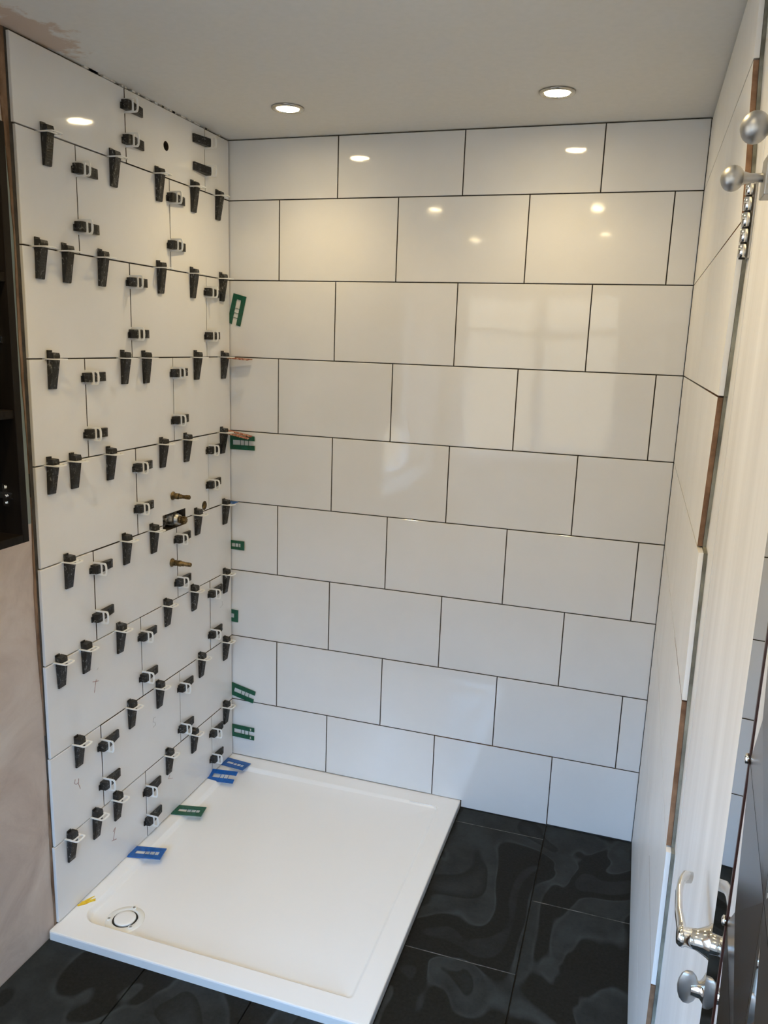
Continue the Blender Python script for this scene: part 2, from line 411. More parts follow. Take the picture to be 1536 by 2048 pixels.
# ragged brown plaster edge and bare green board beside the tiles
def ragged(name, ya, yb, z0, z1, mat, amp, x0, x1, n=60):
    mb = MB(); L = []; R_ = []
    for k in range(n + 1):
        z = z0 + (z1 - z0) * k / n
        L.append((ya(z) + random.uniform(-amp, amp), z)); R_.append((yb(z), z))
    vs = []
    for (a, z), (c, _) in zip(L, R_):
        vs += [(x0, a, z), (x0, c, z), (x1, a, z), (x1, c, z)]
    fs = []
    for k in range(n):
        o = 4 * k; q = o + 4
        fs += [(o + 2, o + 3, q + 3, q + 2), (o, q, q + 1, o + 1), (o, o + 2, q + 2, q), (o + 1, q + 1, q + 3, o + 3)]
    fs += [(0, 1, 3, 2), (4 * n, 4 * n + 2, 4 * n + 3, 4 * n + 1)]
    mb.add(vs, fs); return obj(name, mb, mat, wl)
def bw(z):      # how far the brown edge reaches out
    return YE - 0.008 - 0.016 * max(0.0, min(1.0, (z - 1.75) / 0.3)) - 0.004 * math.sin(z * 9)
ragged('plaster_edge', bw, lambda z: YE - 0.0035, 0.0, ZC, 'plaster_edge', 0.0012, -LX - 0.002, -LX + 0.0035)
ragged('bare_board', lambda z: YE - 0.060 - 0.004 * math.sin(z * 13), lambda z: YE - 0.006, 1.125, 1.965, 'green_board', 0.002, -LX - 0.002, -LX + 0.0012)
# pencil numbers left on the tiles by the tiler
def marks(strokes, mat, w=0.0016):
    mb = MB()
    for s in strokes:
        for (a, b_) in zip(s[:-1], s[1:]):
            d = Vector((b_[0] - a[0], b_[1] - a[1])); L = d.length; d /= L; n = Vector((-d.y, d.x)) * w / 2
            e = d * w * 0.3
            q = [(a[0] - e.x + n.x, a[1] - e.y + n.y), (b_[0] + e.x + n.x, b_[1] + e.y + n.y), (b_[0] + e.x - n.x, b_[1] + e.y - n.y), (a[0] - e.x - n.x, a[1] - e.y - n.y)]
            mb.prism(q, 0.0002, 0.0007, lambda u, v, dd: (dd, u, v))
    o = obj('pencil_mark', mb, mat, wl); return o
marks([[(-0.7829, 0.6447), (-0.7591, 0.6381)], [(-0.7691, 0.6456), (-0.7789, 0.6119)]], 'red_pencil')
marks([[(-0.8018, 0.6864), (-0.7851, 0.683)], [(-0.7639, 0.6717), (-0.7581, 0.6761)]], 'grey_pencil', 0.0011)
marks([[(-0.4966, 0.4079), (-0.508, 0.4088), (-0.5103, 0.3967), (-0.5, 0.3913), (-0.4978, 0.3819), (-0.5102, 0.3796)]], 'grey_pencil', 0.0014)
marks([[(-0.0743, 0.6582), (-0.0687, 0.6443), (-0.0863, 0.6376)]], 'grey_pencil', 0.0014)
marks([[(-0.8724, 0.4007), (-0.8751, 0.3901), (-0.869, 0.3843), (-0.8603, 0.3857)], [(-0.8583, 0.3953), (-0.8606, 0.382), (-0.8539, 0.3636)]], 'red_pencil', 0.0014)
marks([[(-0.426, 0.1686), (-0.434, 0.1601), (-0.4105, 0.1494)]], 'red_pencil', 0.0014)
marks([[(-0.7237, 0.1499), (-0.7134, 0.1567), (-0.7245, 0.1236)], [(-0.7306, 0.1238), (-0.7103, 0.1172)]], 'red_pencil', 0.0017)
# blobs of filler in the gap under the ceiling
for k in range(26):
    y = random.uniform(-0.75, -0.02); L = random.uniform(0.006, 0.03)
    obj('filler_blob', MB().box((-TT, y, ZC - 0.0042), (0.0012, y + L, ZC - 0.0002)), 'filler', wl)

# right wall: tiled strip, board edge, painted wall with a door in it
DY0, DY1, DZ = -1.205, -1.735, 1.99
PX = 1.475
rb = MB()
rb.box((PX, 0.0, -0.009), (PX + 0.12, DY0 + 0.003, ZC)); rb.box((PX, DY0 + 0.003, DZ + 0.004), (PX + 0.12, DY1 - 0.003, ZC)); rb.box((PX, DY1 - 0.003, -0.009), (PX + 0.12, YF - 0.1, ZC))
wr = struct(obj('wall_right', rb, 'brushed_white'))
RE = [(-1.180, -1.185), (-1.190, -1.200), (-1.200, -1.187), (-1.172, -1.140), (-1.140, -1.118), (-1.080, -1.127), (-1.130, -1.165), (-1.160, -1.045), (-1.045, -1.000)]   # front edge y at bottom, top of each row
RF = lambda u, v, d: (RW + d, u, v)
for r in range(9):
    z0, z1 = zrow[r] + (0.004 if r == 0 else G / 2), zrow[r + 1] - G / 2 - (0.006 if r == 8 else 0)
    eb, et = RE[r]
    js = [-0.0035, -0.42 if r % 2 else -0.21, -0.82 if r % 2 else -0.61]
    if r % 2 == 0: js.append(-1.012)
    js.append(None)
    edgemat = 'glazed_tile' if r % 2 == 0 else 'tile_body'
    last = len(js) - 2
    for i in range(len(js) - 1):
        a = js[i] - 0.0004
        if i == last:
            if r == 8: continue
            poly = [(a, z0), (eb, z0), (et, z1), (a, z1)]; em = edgemat
        else:
            b_ = js[i + 1] + 0.0004
            if i == last - 1 and r == 8:
                poly = [(a, z0), (eb, z0), (et, z1), (a, z1)]; em = edgemat
            else:
                poly = [(a, z0), (b_, z0), (b_, z1), (a, z1)]; em = 'glazed_tile'
        link('tile', plate_mesh('tile', poly, [], TT, ('dusty_tile', em), RF), wr)
bo = [(0.0, -0.008)]
pts = []
for r in range(9): pts += [(RE[r][0] - 0.003, zrow[r] + 0.001), (RE[r][1] - 0.003, zrow[r + 1] - 0.001)]
link('backing_board', plate_mesh('backing_board', [(0.0, 0.0)] + pts + [(0.0, ZC - 0.001)], [], PX - RW - TT - 0.0006, ('adhesive', 'grey_board'), lambda u, v, d: (RW + TT + 0.0003 + d, u, v)), wr)

# front wall behind the camera with the window that lets the daylight in
WX0, WX1, WZ0, WZ1 = 0.12, 1.22, 0.84, 1.96
fw = MB(); yb = YF - 0.1
fw.box((-0.25, yb, -0.009), (WX0, YF, ZC)); fw.box((WX1, yb, -0.009), (1.9, YF, ZC)); fw.box((WX0, yb, -0.009), (WX1, YF, WZ0)); fw.box((WX0, yb, WZ1), (WX1, YF, ZC))
struct(obj('wall_front', fw, 'front_plaster'))
wn = empty('window_1', ((WX0 + WX1) / 2, YF - 0.05, WZ0)); struct(wn)
def wpart(name, mb, mat): o = obj(name, mb, mat, wn); o.matrix_parent_inverse = Matrix.Translation(-wn.location); return o
xm = (WX0 + WX1) / 2
f = MB(); t = 0.05; ya, yb2 = YF - 0.075, YF - 0.02
for a, c in (((WX0, WZ0), (WX0 + t, WZ1)), ((WX1 - t, WZ0), (WX1, WZ1)), ((WX0 + t, WZ0), (WX1 - t, WZ0 + t)), ((WX0 + t, WZ1 - t), (WX1 - t, WZ1)), ((xm - 0.04, WZ0 + t), (xm + 0.04, WZ1 - t))):
    f.box((a[0], ya, a[1]), (c[0], yb2, c[1]))
f.box((WX0 + t, ya, WZ1 - 0.30), (WX1 - t, yb2, WZ1 - 0.25))
wpart('window_frame', f, 'window_white')
wpart('pane', MB().box((WX0 + t, YF - 0.052, WZ0 + t), (xm - 0.04, YF - 0.048, WZ1 - 0.30)), 'window_pane')
wpart('pane', MB().box((xm + 0.04, YF - 0.052, WZ0 + t), (WX1 - t, YF - 0.048, WZ1 - 0.30)), 'window_pane')
wpart('pane', MB().box((WX0 + t, YF - 0.052, WZ1 - 0.25), (xm - 0.04, YF - 0.048, WZ1 - t)), 'window_pane')
wpart('pane', MB().box((xm + 0.04, YF - 0.052, WZ1 - 0.25), (WX1 - t, YF - 0.048, WZ1 - t)), 'window_pane')
W2 = empty('window_2', (-0.2, (VY0 + VY1) / 2, VZ0)); struct(W2)
def w2part(name, mb, mat): o = obj(name, mb, mat, W2); o.matrix_parent_inverse = Matrix.Translation(-W2.location); return o
f = MB(); ym = (VY0 + VY1) / 2
for a, c in (((VY0, VZ0), (VY0 + t, VZ1)), ((VY1 - t, VZ0), (VY1, VZ1)), ((VY0 + t, VZ0), (VY1 - t, VZ0 + t)), ((VY0 + t, VZ1 - t), (VY1 - t, VZ1)), ((ym - 0.03, VZ0 + t), (ym + 0.03, VZ1 - t))):
    f.box((-0.235, a[0], a[1]), (-0.185, c[0], c[1]))
w2part('window_frame', f, 'window_white')
w2part('pane', MB().box((-0.212, VY0 + t, VZ0 + t), (-0.208, ym - 0.03, VZ1 - t)), 'window_pane')
w2part('pane', MB().box((-0.212, ym + 0.03, VZ0 + t), (-0.208, VY1 - t, VZ1 - t)), 'window_pane')
wpart('window_sill', MB().box((WX0 - 0.04, YF + 0.001, WZ0 - 0.03), (WX1 + 0.04, YF + 0.07, WZ0 - 0.002)), 'window_white')

# door in the right wall: leaf, hinge with knuckles, lever handle, thumb turn
dr = empty('door_1', (PX + 0.001, (DY0 + DY1) / 2, 0.0)); struct(dr)
def dpart(name, mb, mat, par=None):
    o = obj(name, mb, mat, par or dr)
    o.matrix_parent_inverse = Matrix.Translation(-dr.location) if par is None else Matrix.Identity(4)
    return o
bev(dpart('leaf', MB().box((PX, DY0, 0.006), (PX + 0.038, DY1, DZ)), 'brushed_white'), 0.002)
hx, hy = 1.466, -1.176
hl = MB(); hl.box((PX - 0.0025, hy - 0.012, 1.712), (PX - 0.0004, hy + 0.016, 1.815))
hin = dpart('hinge', hl, 'satin_chrome')
zs = [1.712, 1.733, 1.754, 1.776, 1.797, 1.815]
for k in range(5):
    dpart('knuckle', MB().lathe([(0.0012, 0.0045), (0.0018, 0.0062), (zs[k + 1] - zs[k] - 0.0018, 0.0062), (zs[k + 1] - zs[k] - 0.0012, 0.0045)], (hx, hy, zs[k]), (0, 0, 1), 16), 'chrome', hin)
dpart('hinge_pin', MB().lathe([(0, 0.0042), (0.105, 0.0042)], (hx, hy, 1.711), (0, 0, 1), 12), 'black', hin)
hy, hz = -1.676, 0.974
lv = dpart('lever_handle', MB().lathe([(0, 0.019), (0.004, 0.019), (0.008, 0.0155), (0.014, 0.0125), (0.018, 0.0108), (0.029, 0.0098), (0.031, 0.0105), (0.035, 0.0105), (0.038, 0.008)], (PX - 0.0003, hy, hz), (-1, 0, 0), 24), 'chrome')
lx = PX - 0.032
lev = MB().tube([(lx, hy - 0.006, hz), (lx - 0.001, hy + 0.012, hz), (lx - 0.003, hy + 0.035, hz + 0.002), (lx - 0.002, hy + 0.065, hz + 0.006), (lx + 0.001, hy + 0.082, hz + 0.008), (lx + 0.005, hy + 0.092, hz + 0.008), (lx + 0.013, hy + 0.095, hz + 0.007)], [0.008, 0.0085, 0.0075, 0.007, 0.007, 0.007, 0.0065], 14, sx=0.55, up=(0, 0, 1), sy=1.15)
dpart('lever', lev, 'chrome', lv)
tz = 0.915
tt = dpart('thumb_turn', MB().lathe([(0, 0.018), (0.003, 0.018), (0.006, 0.012), (0.009, 0.0085), (0.018, 0.0075)], (PX - 0.0003, hy, tz), (-1, 0, 0), 20), 'chrome')
gm = MB().tube([(PX - 0.021, hy, tz - 0.019), (PX - 0.021, hy, tz - 0.015), (PX - 0.021, hy, tz - 0.008), (PX - 0.021, hy, tz), (PX - 0.021, hy, tz + 0.008), (PX - 0.021, hy, tz + 0.015), (PX - 0.021, hy, tz + 0.019)], [0.004, 0.0075, 0.010, 0.011, 0.010, 0.0075, 0.004], 14, sx=0.45, up=(1, 0, 0))
dpart('grip', gm, 'satin_chrome', tt)

# ================================================================== SHOWER TRAY
tray = empty('shower_tray', (0.0, 0.0, 0.0)); tag(tray, 'white acrylic shower tray in the corner, offset round waste near its front left corner', 'shower tray')
def rrect(x0, x1, y0, y1, rs, n=10):
    """rs radii at (x0,y0),(x1,y0),(x1,y1),(x0,y1)"""
    P = []
    for (cx, cy, sx, sy, a0), r in zip(((x0, y0, 1, 1, PI), (x1, y0, -1, 1, 1.5 * PI), (x1, y1, -1, -1, 0), (x0, y1, 1, -1, 0.5 * PI)), rs):
        for i in range(n + 1):
            a = a0 + 0.5 * PI * i / n; P.append((cx + sx * r + r * math.cos(a), cy + sy * r + r * math.sin(a)))
    return P
def fz(x, y):      # basin floor falls towards the waste
    return TRAYZ - 0.0040 - 0.0110 * max(0, 1 - x / 0.83) - 0.0045 * max(0, -y)
OX0 = -0.0075; 
loops = []
for ins, z in ((0, 0.0), (0, TRAYZ - 0.004), (0.0012, TRAYZ - 0.001), (0.004, TRAYZ)):
    loops.append([(x, y, z) for x, y in rrect(OX0 + ins, TX - ins, TY + ins, 0.0075 - ins, (0.006, 0.006, 0.006, 0.006))])
IX0, IX1, IY0, IY1 = 0.037, 0.827, -0.932, -0.062
loops.append([(x, y, TRAYZ) for x, y in rrect(IX0, IX1, IY0, IY1, (0.05, 0.012, 0.012, 0.02))])
for t in (0.15, 0.5, 0.85, 1.0):
    w = 0.013 * t; q = 0.5 - 0.5 * math.cos(PI * t)
    loops.append([(x, y, TRAYZ + (fz(x, y) - TRAYZ) * q) for x, y in rrect(IX0 + w, IX1 - w, IY0 + w, IY1 - w, (0.05 - w * 0.6, 0.012, 0.012, 0.02))])
mb = MB(); n = len(loops[0]); vs = [p for l in loops for p in l]; fs = []
for k in range(len(loops) - 1):
    for i in range(n):
        j = (i + 1) % n; fs.append((k * n + i, k * n + j, (k + 1) * n + j, (k + 1) * n + i))
fs.append(tuple(reversed(range(n))))
nf_ = 4 * n
mb.add(vs, fs[:nf_], 0, False); mb.add(vs, fs[nf_:-1], 0, True); mb.add(vs, fs[-1:], 0, False)
# basin floor as rings shrinking to the centre
cx, cy = 0.43, -0.5; last = loops[-1]; rings = [last]
for s_ in (0.8, 0.55, 0.3, 0.1):
    rings.append([(cx + (x - cx) * s_, cy + (y - cy) * s_, fz(cx + (x - cx) * s_, cy + (y - cy) * s_)) for x, y, z in last])
vs = [p for l in rings for p in l]; fs = []
for k in range(len(rings) - 1):
    for i in range(n):
        j = (i + 1) % n; fs.append((k * n + i, k * n + j, (k + 1) * n + j, (k + 1) * n + i))
fs.append(tuple((len(rings) - 1) * n + i for i in range(n)))
mb.add(vs, fs, 0, True)
tb = obj('tray_body', mb, 'tray_acrylic', tray)
bmx = bmesh.new(); bmx.from_mesh(tb.data); bmesh.ops.remove_doubles(bmx, verts=bmx.verts[:], dist=0.00002); bmesh.ops.recalc_face_normals(bmx, faces=bmx.faces[:]); bmx.to_mesh(tb.data); bmx.free()
wx, wy = 0.1425, -0.8735; wz = fz(wx, wy)
wf = obj('waste_flange', MB().lathe([(-0.002, 0.053), (0.0006, 0.0525), (0.0022, 0.050), (0.0040, 0.040), (0.0044, 0.0350), (0.0010, 0.0345), (0.0008, 0.004)], (wx, wy, wz), (0, 0, 1), 48), 'tray_plastic', tray)
obj('waste_cap', MB().lathe([(0.0014, 0.0290), (0.0054, 0.0290), (0.0068, 0.0275), (0.0074, 0.020), (0.0075, 0.004)], (wx, wy, wz), (0, 0, 1), 48), 'tray_acrylic', tray)
obj('waste_gap_shade', MB().lathe([(0.0009, 0.0343), (0.0013, 0.0343), (0.0013, 0.003)], (wx, wy, wz), (0, 0, 1), 32), 'black', tray)  # black disc above the basin floor, painted shade of the gap round the cap
for sx, sy in ((0.1022, -0.8889), (0.1411, -0.8297), (0.1760, -0.8960)):
    lug = obj('screw_lug', MB().lathe([(0.001, 0.0075), (0.0054, 0.007), (0.0058, 0.0062)], (sx, sy, wz), (0, 0, 1), 20), 'tray_plastic', tray)
    obj('screw', MB().lathe([(0.0050, 0.0038), (0.0061, 0.0038), (0.0063, 0.0028)], (sx, sy, wz), (0, 0, 1), 14), 'grey_steel', lug)
obj('moulding_bead', MB().tube([(0.72, -0.066, TRAYZ - 0.0004), (0.80, -0.066, TRAYZ - 0.0004), (0.815, -0.069, TRAYZ - 0.0006), (0.82, -0.085, TRAYZ - 0.001)], 0.0022, 8), 'tray_acrylic', tray)

# ================================================================== LEVELLING WEDGES
def wedge_meshes():
    # side profile in (out of the wall, along the wedge): thick head up, thin tail down
    hw = 0.0116
    mb = MB()
    prof = [(0.0012, 0.019), (0.0185, 0.0145), (0.0203, 0.008), (0.0196, -0.002), (0.0078, -0.070), (0.0060, -0.0715), (0.0012, -0.0715), (0.0012, -0.02)]
    prof[0] = (0.0038, 0.0155); prof.insert(0, (0.0012, 0.0155))
    mb.prism(prof, -hw, hw, lambda u, v, d: (u, d, v))
    mb.box((0.0012, -hw, 0.0150), (0.0040, hw * 0.35, 0.0205))             # stop plate behind the head
    # grip ribs on the ramp
    for k in range(9):
        z = -0.010 - k * 0.006; x = 0.0196 + (0.0078 - 0.0196) * ((-0.002 - z) / 0.068)
        mb.box((x - 0.001, -hw * 0.82, z - 0.0011), (x + 0.0007, hw * 0.82, z + 0.0011))
    w = mb.mesh('wedge', 'wedge_plastic')
    # clip: flat D-shaped loop standing out of the joint
    out = [(-0.0128, -0.006), (0.0128, -0.006)]
    A = 12
    oo = [(-0.0152, -0.006)] + [(0.0152 * -math.cos(PI * i / A), 0.0280 + 0.0070 * math.sin(PI * i / A) ** 0.6) for i in range(A + 1)] + [(0.0152, -0.006)]
    ii = [(0.0110 * -math.cos(PI * i / A), 0.0170 + 0.0022 * math.sin(PI * i / A) ** 0.6) for i in range(A + 1)]
    ii = [(-0.0110, 0.0005)] + ii + [(0.0110, 0.0005)]
    sl = [(-0.0118, 0.0222), (0.0118, 0.0222), (0.0118, 0.0275), (0.0085, 0.0308), (-0.0085, 0.0308), (-0.0118, 0.0275)]
    me = plate_mesh('clip', oo, [ii, sl], 0.0026, ('clip_plastic', 'clip_plastic'), lambda u, v, d: (v * 1.2, u * 1.18, d - 0.0013))
    return w, me
WM, CM = wedge_meshes()
ORD = ['first', 'second', 'third', 'fourth', 'fifth', 'sixth', 'seventh', 'eighth', 'ninth']
GRP = 'tile levelling wedges on the left wall'
src = None
def wedge(y, z, rot, label, tilt):
    global src
    if src is None:
        e = empty('levelling_wedge'); w = link('wedge', WM, e); c = link('clip', CM, e); src = (e, w, c)
    else:
        e = src[0].copy(); w = src[1].copy(); c = src[2].copy()
        for q in (e, w, c): COL.objects.link(q)
        w.parent = e; c.parent = e
    e.location = (0.0, y, z); e.rotation_euler = (rot, 0, 0)
    w.rotation_euler = (tilt, 0, 0); w.location = (0, 0, random.uniform(-0.0015, 0.0015))
    tag(e, label, 'levelling wedge', GRP)
VW = {8: [-0.8762, -0.6299, -0.4275, -0.2425, -0.0939], 7: [-0.9157, -0.8257, -0.6919, -0.4305, -0.2535, -0.0739], 6: [-0.8948, -0.6124, -0.5152, -0.2391, -0.0681], 5: [-0.9158, -0.8344, -0.6898, -0.4391, -0.3069, -0.0778], 4: [-0.8735, -0.6339, -0.5002, -0.2512, -0.0669], 3: [-0.9229, -0.8255, -0.6743, -0.4384, -0.28, -0.0678], 2: [-0.8703, -0.6372, -0.4917, -0.2409, -0.0721], 1: [-0.9173, -0.812, -0.7192, -0.4489, -0.2967, -0.0754]}
for k in sorted(VW, reverse=True):
    for i, y in enumerate(VW[k]):
        wedge(y + 0.0115, k * TH, 0.0, 'upright black wedge in white clip, %s from left on %s horizontal joint below ceiling' % (ORD[i], ORD[8 - k]), random.uniform(-0.03, 0.05))
HW = [(9, -0.5548, 2.1558), (9, -0.5545, 2.0725), (9, -0.1532, 2.158), (9, -0.1538, 2.0758), (8, -0.7554, 1.9608), (8, -0.7558, 1.8282), (8, -0.3535, 1.9649), (8, -0.3548, 1.8345), (7, -0.5558, 1.7144), (7, -0.5574, 1.5773), (7, -0.1557, 1.7156), (7, -0.155, 1.5796), (6, -0.7562, 1.465), (6, -0.7556, 1.3218), (6, -0.3561, 1.4664), (6, -0.3533, 1.3247), (5, -0.5576, 1.2063), (5, -0.5545, 1.087), (5, -0.1513, 1.2097), (5, -0.1485, 1.0935), (4, -0.7582, 0.9605), (4, -0.762, 0.8255), (4, -0.3535, 0.9512), (4, -0.3559, 0.8101), (3, -0.5592, 0.6981), (3, -0.5595, 0.5683), (3, -0.1524, 0.7117), (3, -0.1537, 0.5638), (2, -0.7604, 0.4454), (2, -0.7604, 0.326), (2, -0.3574, 0.4484), (2, -0.3578, 0.3035), (1, -0.561, 0.1887), (1, -0.5599, 0.087), (1, -0.1553, 0.1892), (1, -0.153, 0.0889)]
for q, (r, y, z) in enumerate(HW):
    yj = {0: (-0.556, -0.154), 1: (-0.7575, -0.3545)}[(9 - r) % 2][(q % 4) // 2]
    rot = PI / 2 if not (r == 9 and q % 4 > 1) else -PI / 2
    wedge(yj, z, rot, 'sideways black wedge, white clip, %s one on %s vertical joint, %s tile row down' % (('upper', 'lower')[q % 2], ('left', 'right')[(q % 4) // 2], ORD[9 - r]), random.uniform(-0.04, 0.04))

# ================================================================== HORSESHOE SHIMS
def shim_mesh(name, L, Wd, th, mat, slot=0.017, closed=0.016, bars=(0.045, 0.060, 0.076), bothclosed=False, ridges=True):
    """U-shaped packer in local x (length) / y (width); closed end at x=0; thickness in z"""
    mb = MB(); a = slot / 2
    def bx(x0, x1, y0, y1, z0=0, z1=th): mb.box((x0, y0, z0), (x1, y1, z1))
    bx(0, L, a, Wd / 2); bx(0, L, -Wd / 2, -a); bx(0, closed, -a, a)
    if bothclosed: bx(L - 0.014, L, -a, a)
    for x in bars:
        if x < L - 0.004: bx(x, x + 0.0016, -a, a, th * 0.2, th * 0.7)
    if ridges:
        k = closed
        while k < L - 0.008:
            for s_ in (-1, 1):
                yc = s_ * (a + Wd / 2) / 2; bx(k, k + 0.0012, yc - (Wd / 2 - a) * 0.32, yc + (Wd / 2 - a) * 0.32, -0.0003, th + 0.0003)
            k += 0.011
    return mb.mesh(name, mat)
def shim(label, mesh, loc, X, Y, group):
    """place with local x along X, y along Y"""
    X = Vector(X).normalized(); Y = Vector(Y); Y = (Y - X * Y.dot(X)).normalized(); Z = X.cross(Y)
    o = bpy.data.objects.new('packer_shim', mesh); COL.objects.link(o)
    mt = Matrix.Identity(4)
    for i in range(3): mt[i][0] = X[i]; mt[i][1] = Y[i]; mt[i][2] = Z[i]
    mt.translation = loc; o.matrix_world = mt
    return tag(o, label, 'shim', group)
GS = 'horseshoe packer shims in the corner joint'; GT = 'horseshoe packer shims on the tray edge'
full = shim_mesh('packer_shim', 0.100, 0.049, 0.0025, 'shim_green')
small = shim_mesh('packer_shim', 0.060, 0.033, 0.0025, 'shim_green', slot=0.013, closed=0.010, bars=(0.024, 0.037), bothclosed=True)
YS = -0.0032
# lies against the back wall, standing in the corner gap.  local z must face the back wall or the room: both fine
shim('dark green horseshoe shim hanging tilted, open end down, topmost in the corner', full, (0.0385, YS, 1.7168), (-0.235, 0, -0.97), (-0.97, 0, 0.235), GS)
shim('dark green horseshoe shim lying level behind the lower orange shim', full, (-0.0065, YS, 1.2195), (1, 0, 0.01), (0, 0, 1), GS)
shim('short green shim with three small windows, below the small blue shim', small, (-0.0075, YS - 0.0003, 0.8500), (1, 0, 0.0), (0, 0, 1), GS)
half = shim_mesh('packer_shim', 0.034, 0.046, 0.0025, 'shim_green', slot=0.016, closed=0.006, bars=(0.018,), bothclosed=True)
o = shim('smallest green shim, just its end showing from the corner joint', half, (-0.0075, YS, 0.5825), (1, 0, -0.03), (0, 0, 1), GS)
shim('green horseshoe shim tilted down to the right, crossing the lowest back wall joint', full, (-0.0055, YS, 0.2960), (0.97, 0, -0.225), (0, 0, 1), GS)
low = shim('lowest green horseshoe shim in the corner, open end with broken pale tips', full, (-0.0085, YS, 0.1268), (1, 0, -0.02), (0, 0, 1), GS)
for sg in (1, -1):
    obj('chipped_tip', MB().prism([(0.084, sg * 0.0125), (0.0885, sg * 0.011), (0.087, sg * 0.016), (0.0895, sg * 0.0195), (0.083, sg * 0.021)], -0.0006, 0.0031, lambda u, v, d: (u, v, d)), 'filler', low)
# orange and blue spacers poking level out of the horizontal joints
orange = shim_mesh('packer_shim', 0.094, 0.046, 0.0025, 'shim_orange')
shim('orange horseshoe shim poking out at the corner, upper of the two orange ones', orange, (-0.004, -0.040, 1.5095), (1, 0.10, -0.055), (0, 1, 0.04), GS)
shim('orange horseshoe shim drooping over a green shim, lower of the two orange ones', orange, (-0.004, -0.040, 1.2600), (1, 0.16, -0.20), (0, 1, 0.10), GS)
blue_s = shim_mesh('packer_shim', 0.040, 0.030, 0.0025, 'shim_blue', bars=(0.02,), slot=0.010, closed=0.008)
shim('small blue shim stub poking level out of the corner, between green shims', blue_s, (-0.004, -0.030, 1.0085), (1, 0, 0.03), (0, 1, 0.03), GS)
blue = shim_mesh('packer_shim', 0.104, 0.050, 0.0028, 'shim_blue')
greent = shim_mesh('packer_shim', 0.104, 0.052, 0.0028, 'shim_green', bothclosed=True)
bluet = shim_mesh('packer_shim', 0.104, 0.052, 0.0028, 'shim_blue', bothclosed=True)
shim('blue shim on the tray in the back corner, furthest of the blue ones', bluet, (-0.004, -0.064, 0.0272), (1, -0.14, 0.03), (0.14, 1, 0), GT)
shim('blue shim tipped up on edge, next to the one in the back corner', blue, (-0.004, -0.172, 0.0300), (1, 0.05, 0.06), (0, 0.80, 0.35), GT)
shim('green shim lying on the tray edge between two blue shims', greent, (-0.003, -0.402, 0.0272), (1, 0.18, 0.03), (-0.2, 1, 0), GT)
shim('blue shim on the tray edge nearest the yellow scrap', bluet, (-0.003, -0.640, 0.0272), (1, 0.19, 0.03), (-0.2, 1, 0), GT)
# torn yellow scrap
mb = MB()
for (a, c, w_) in (((0.001, -0.890), (0.030, -0.850), 0.010), ((0.004, -0.882), (0.020, -0.842), 0.006), ((0.002, -0.876), (0.034, -0.856), 0.007), ((0.003, -0.888), (0.022, -0.868), 0.007)):
    P_ = []; Q_ = []
    a = Vector(a); c = Vector(c); d = (c - a); nn = Vector((-d.y, d.x)).normalized()
    for k in range(7):
        t_ = k / 6; p = a + d * t_; ww = w_ * (0.35 + 0.65 * math.sin(PI * min(1, t_ * 0.9 + 0.1))) / 2 + random.uniform(-0.0008, 0.0008)
        P_.append((p.x + nn.x * ww, p.y + nn.y * ww)); Q_.append((p.x - nn.x * ww, p.y - nn.y * ww))
    h_ = random.uniform(0.0008, 0.0018)
    mb.prism(P_ + Q_[::-1], TRAYZ + 0.0002, TRAYZ + 0.0002 + h_, lambda u, v, dd: (u, v, dd))
tag(obj('plastic_scrap', mb, 'shim_yellow'), 'torn yellow plastic scrap on the tray rim below the left wall tiles', 'scrap')

# ================================================================== PLUMBING
def pipe(label, y, z, prof1, prof2, prof3):
    e = empty('pipe_stub', (0.0, y, z)); tag(e, label, 'pipe', 'brass pipe stubs for the shower mixer')
    obj('collar', MB().lathe(prof1, (0.0004, 0, 0), (1, 0, 0), 24), 'brass', e)
    obj('fitting', MB().lathe(prof2, (0.0004, 0, 0), (1, 0, 0), 6), 'brass', e)
    obj('tail', MB().lathe(prof3, (0.0004, 0, 0), (1, 0, 0), 20), 'brass', e)
pipe('upper brass pipe stub above the square valve hole', -0.372, 1.0915,
     [(0, 0.0135), (0.0018, 0.0135), (0.003, 0.011), (0.010, 0.0075)], [(0.003, 0.0098), (0.022, 0.0098)],
     [(0.020, 0.0072), (0.030, 0.0072), (0.031, 0.0060), (0.044, 0.0060), (0.045, 0.0068), (0.058, 0.0068), (0.060, 0.0052), (0.0595, 0.002)])
pipe('lower brass pipe stub below the square valve hole', -0.385, 0.8805,
     [(0, 0.0135), (0.0018, 0.0135), (0.003, 0.011), (0.012, 0.0085)], [(0.012, 0.0098), (0.017, 0.0098)],
     [(0.012, 0.0088), (0.022, 0.0088), (0.023, 0.0096), (0.032, 0.0096), (0.034, 0.0078), (0.042, 0.0078), (0.043, 0.0066), (0.066, 0.0066), (0.068, 0.0050), (0.0675, 0.002)])
vv = empty('mixer_valve', (0.0, -0.366, 1.0135)); tag(vv, 'shower mixer valve sunk in the rectangular hole cut in the left wall tiles', 'valve')
body = MB(); body.lathe([(-0.045, 0.021), (-0.012, 0.021), (-0.010, 0.019), (-0.004, 0.0175)], (0, 0.008, 0), (1, 0, 0), 24)
body.lathe([(-0.05, 0.010), (0.0, 0.010)], (-0.024, -0.030, -0.004), (0.25, -1, 0.2), 14); body.box((-0.045, -0.060, -0.022), (-0.026, -0.012, 0.018))
body.box((-0.045, 0.028, -0.020), (-0.030, 0.060, 0.022)); body.lathe([(-0.03, 0.007), (0.018, 0.007)], (-0.018, -0.040, 0.006), (1, 0, 0), 8)
obj('valve_body', body, 'valve_casting', vv)
obj('retaining_ring', MB().lathe([(-0.006, 0.0185), (0.004, 0.0185), (0.0055, 0.017), (0.012, 0.0162), (0.013, 0.0145)], (0, 0.010, 0), (1, 0, 0), 32), 'grey_steel', vv)
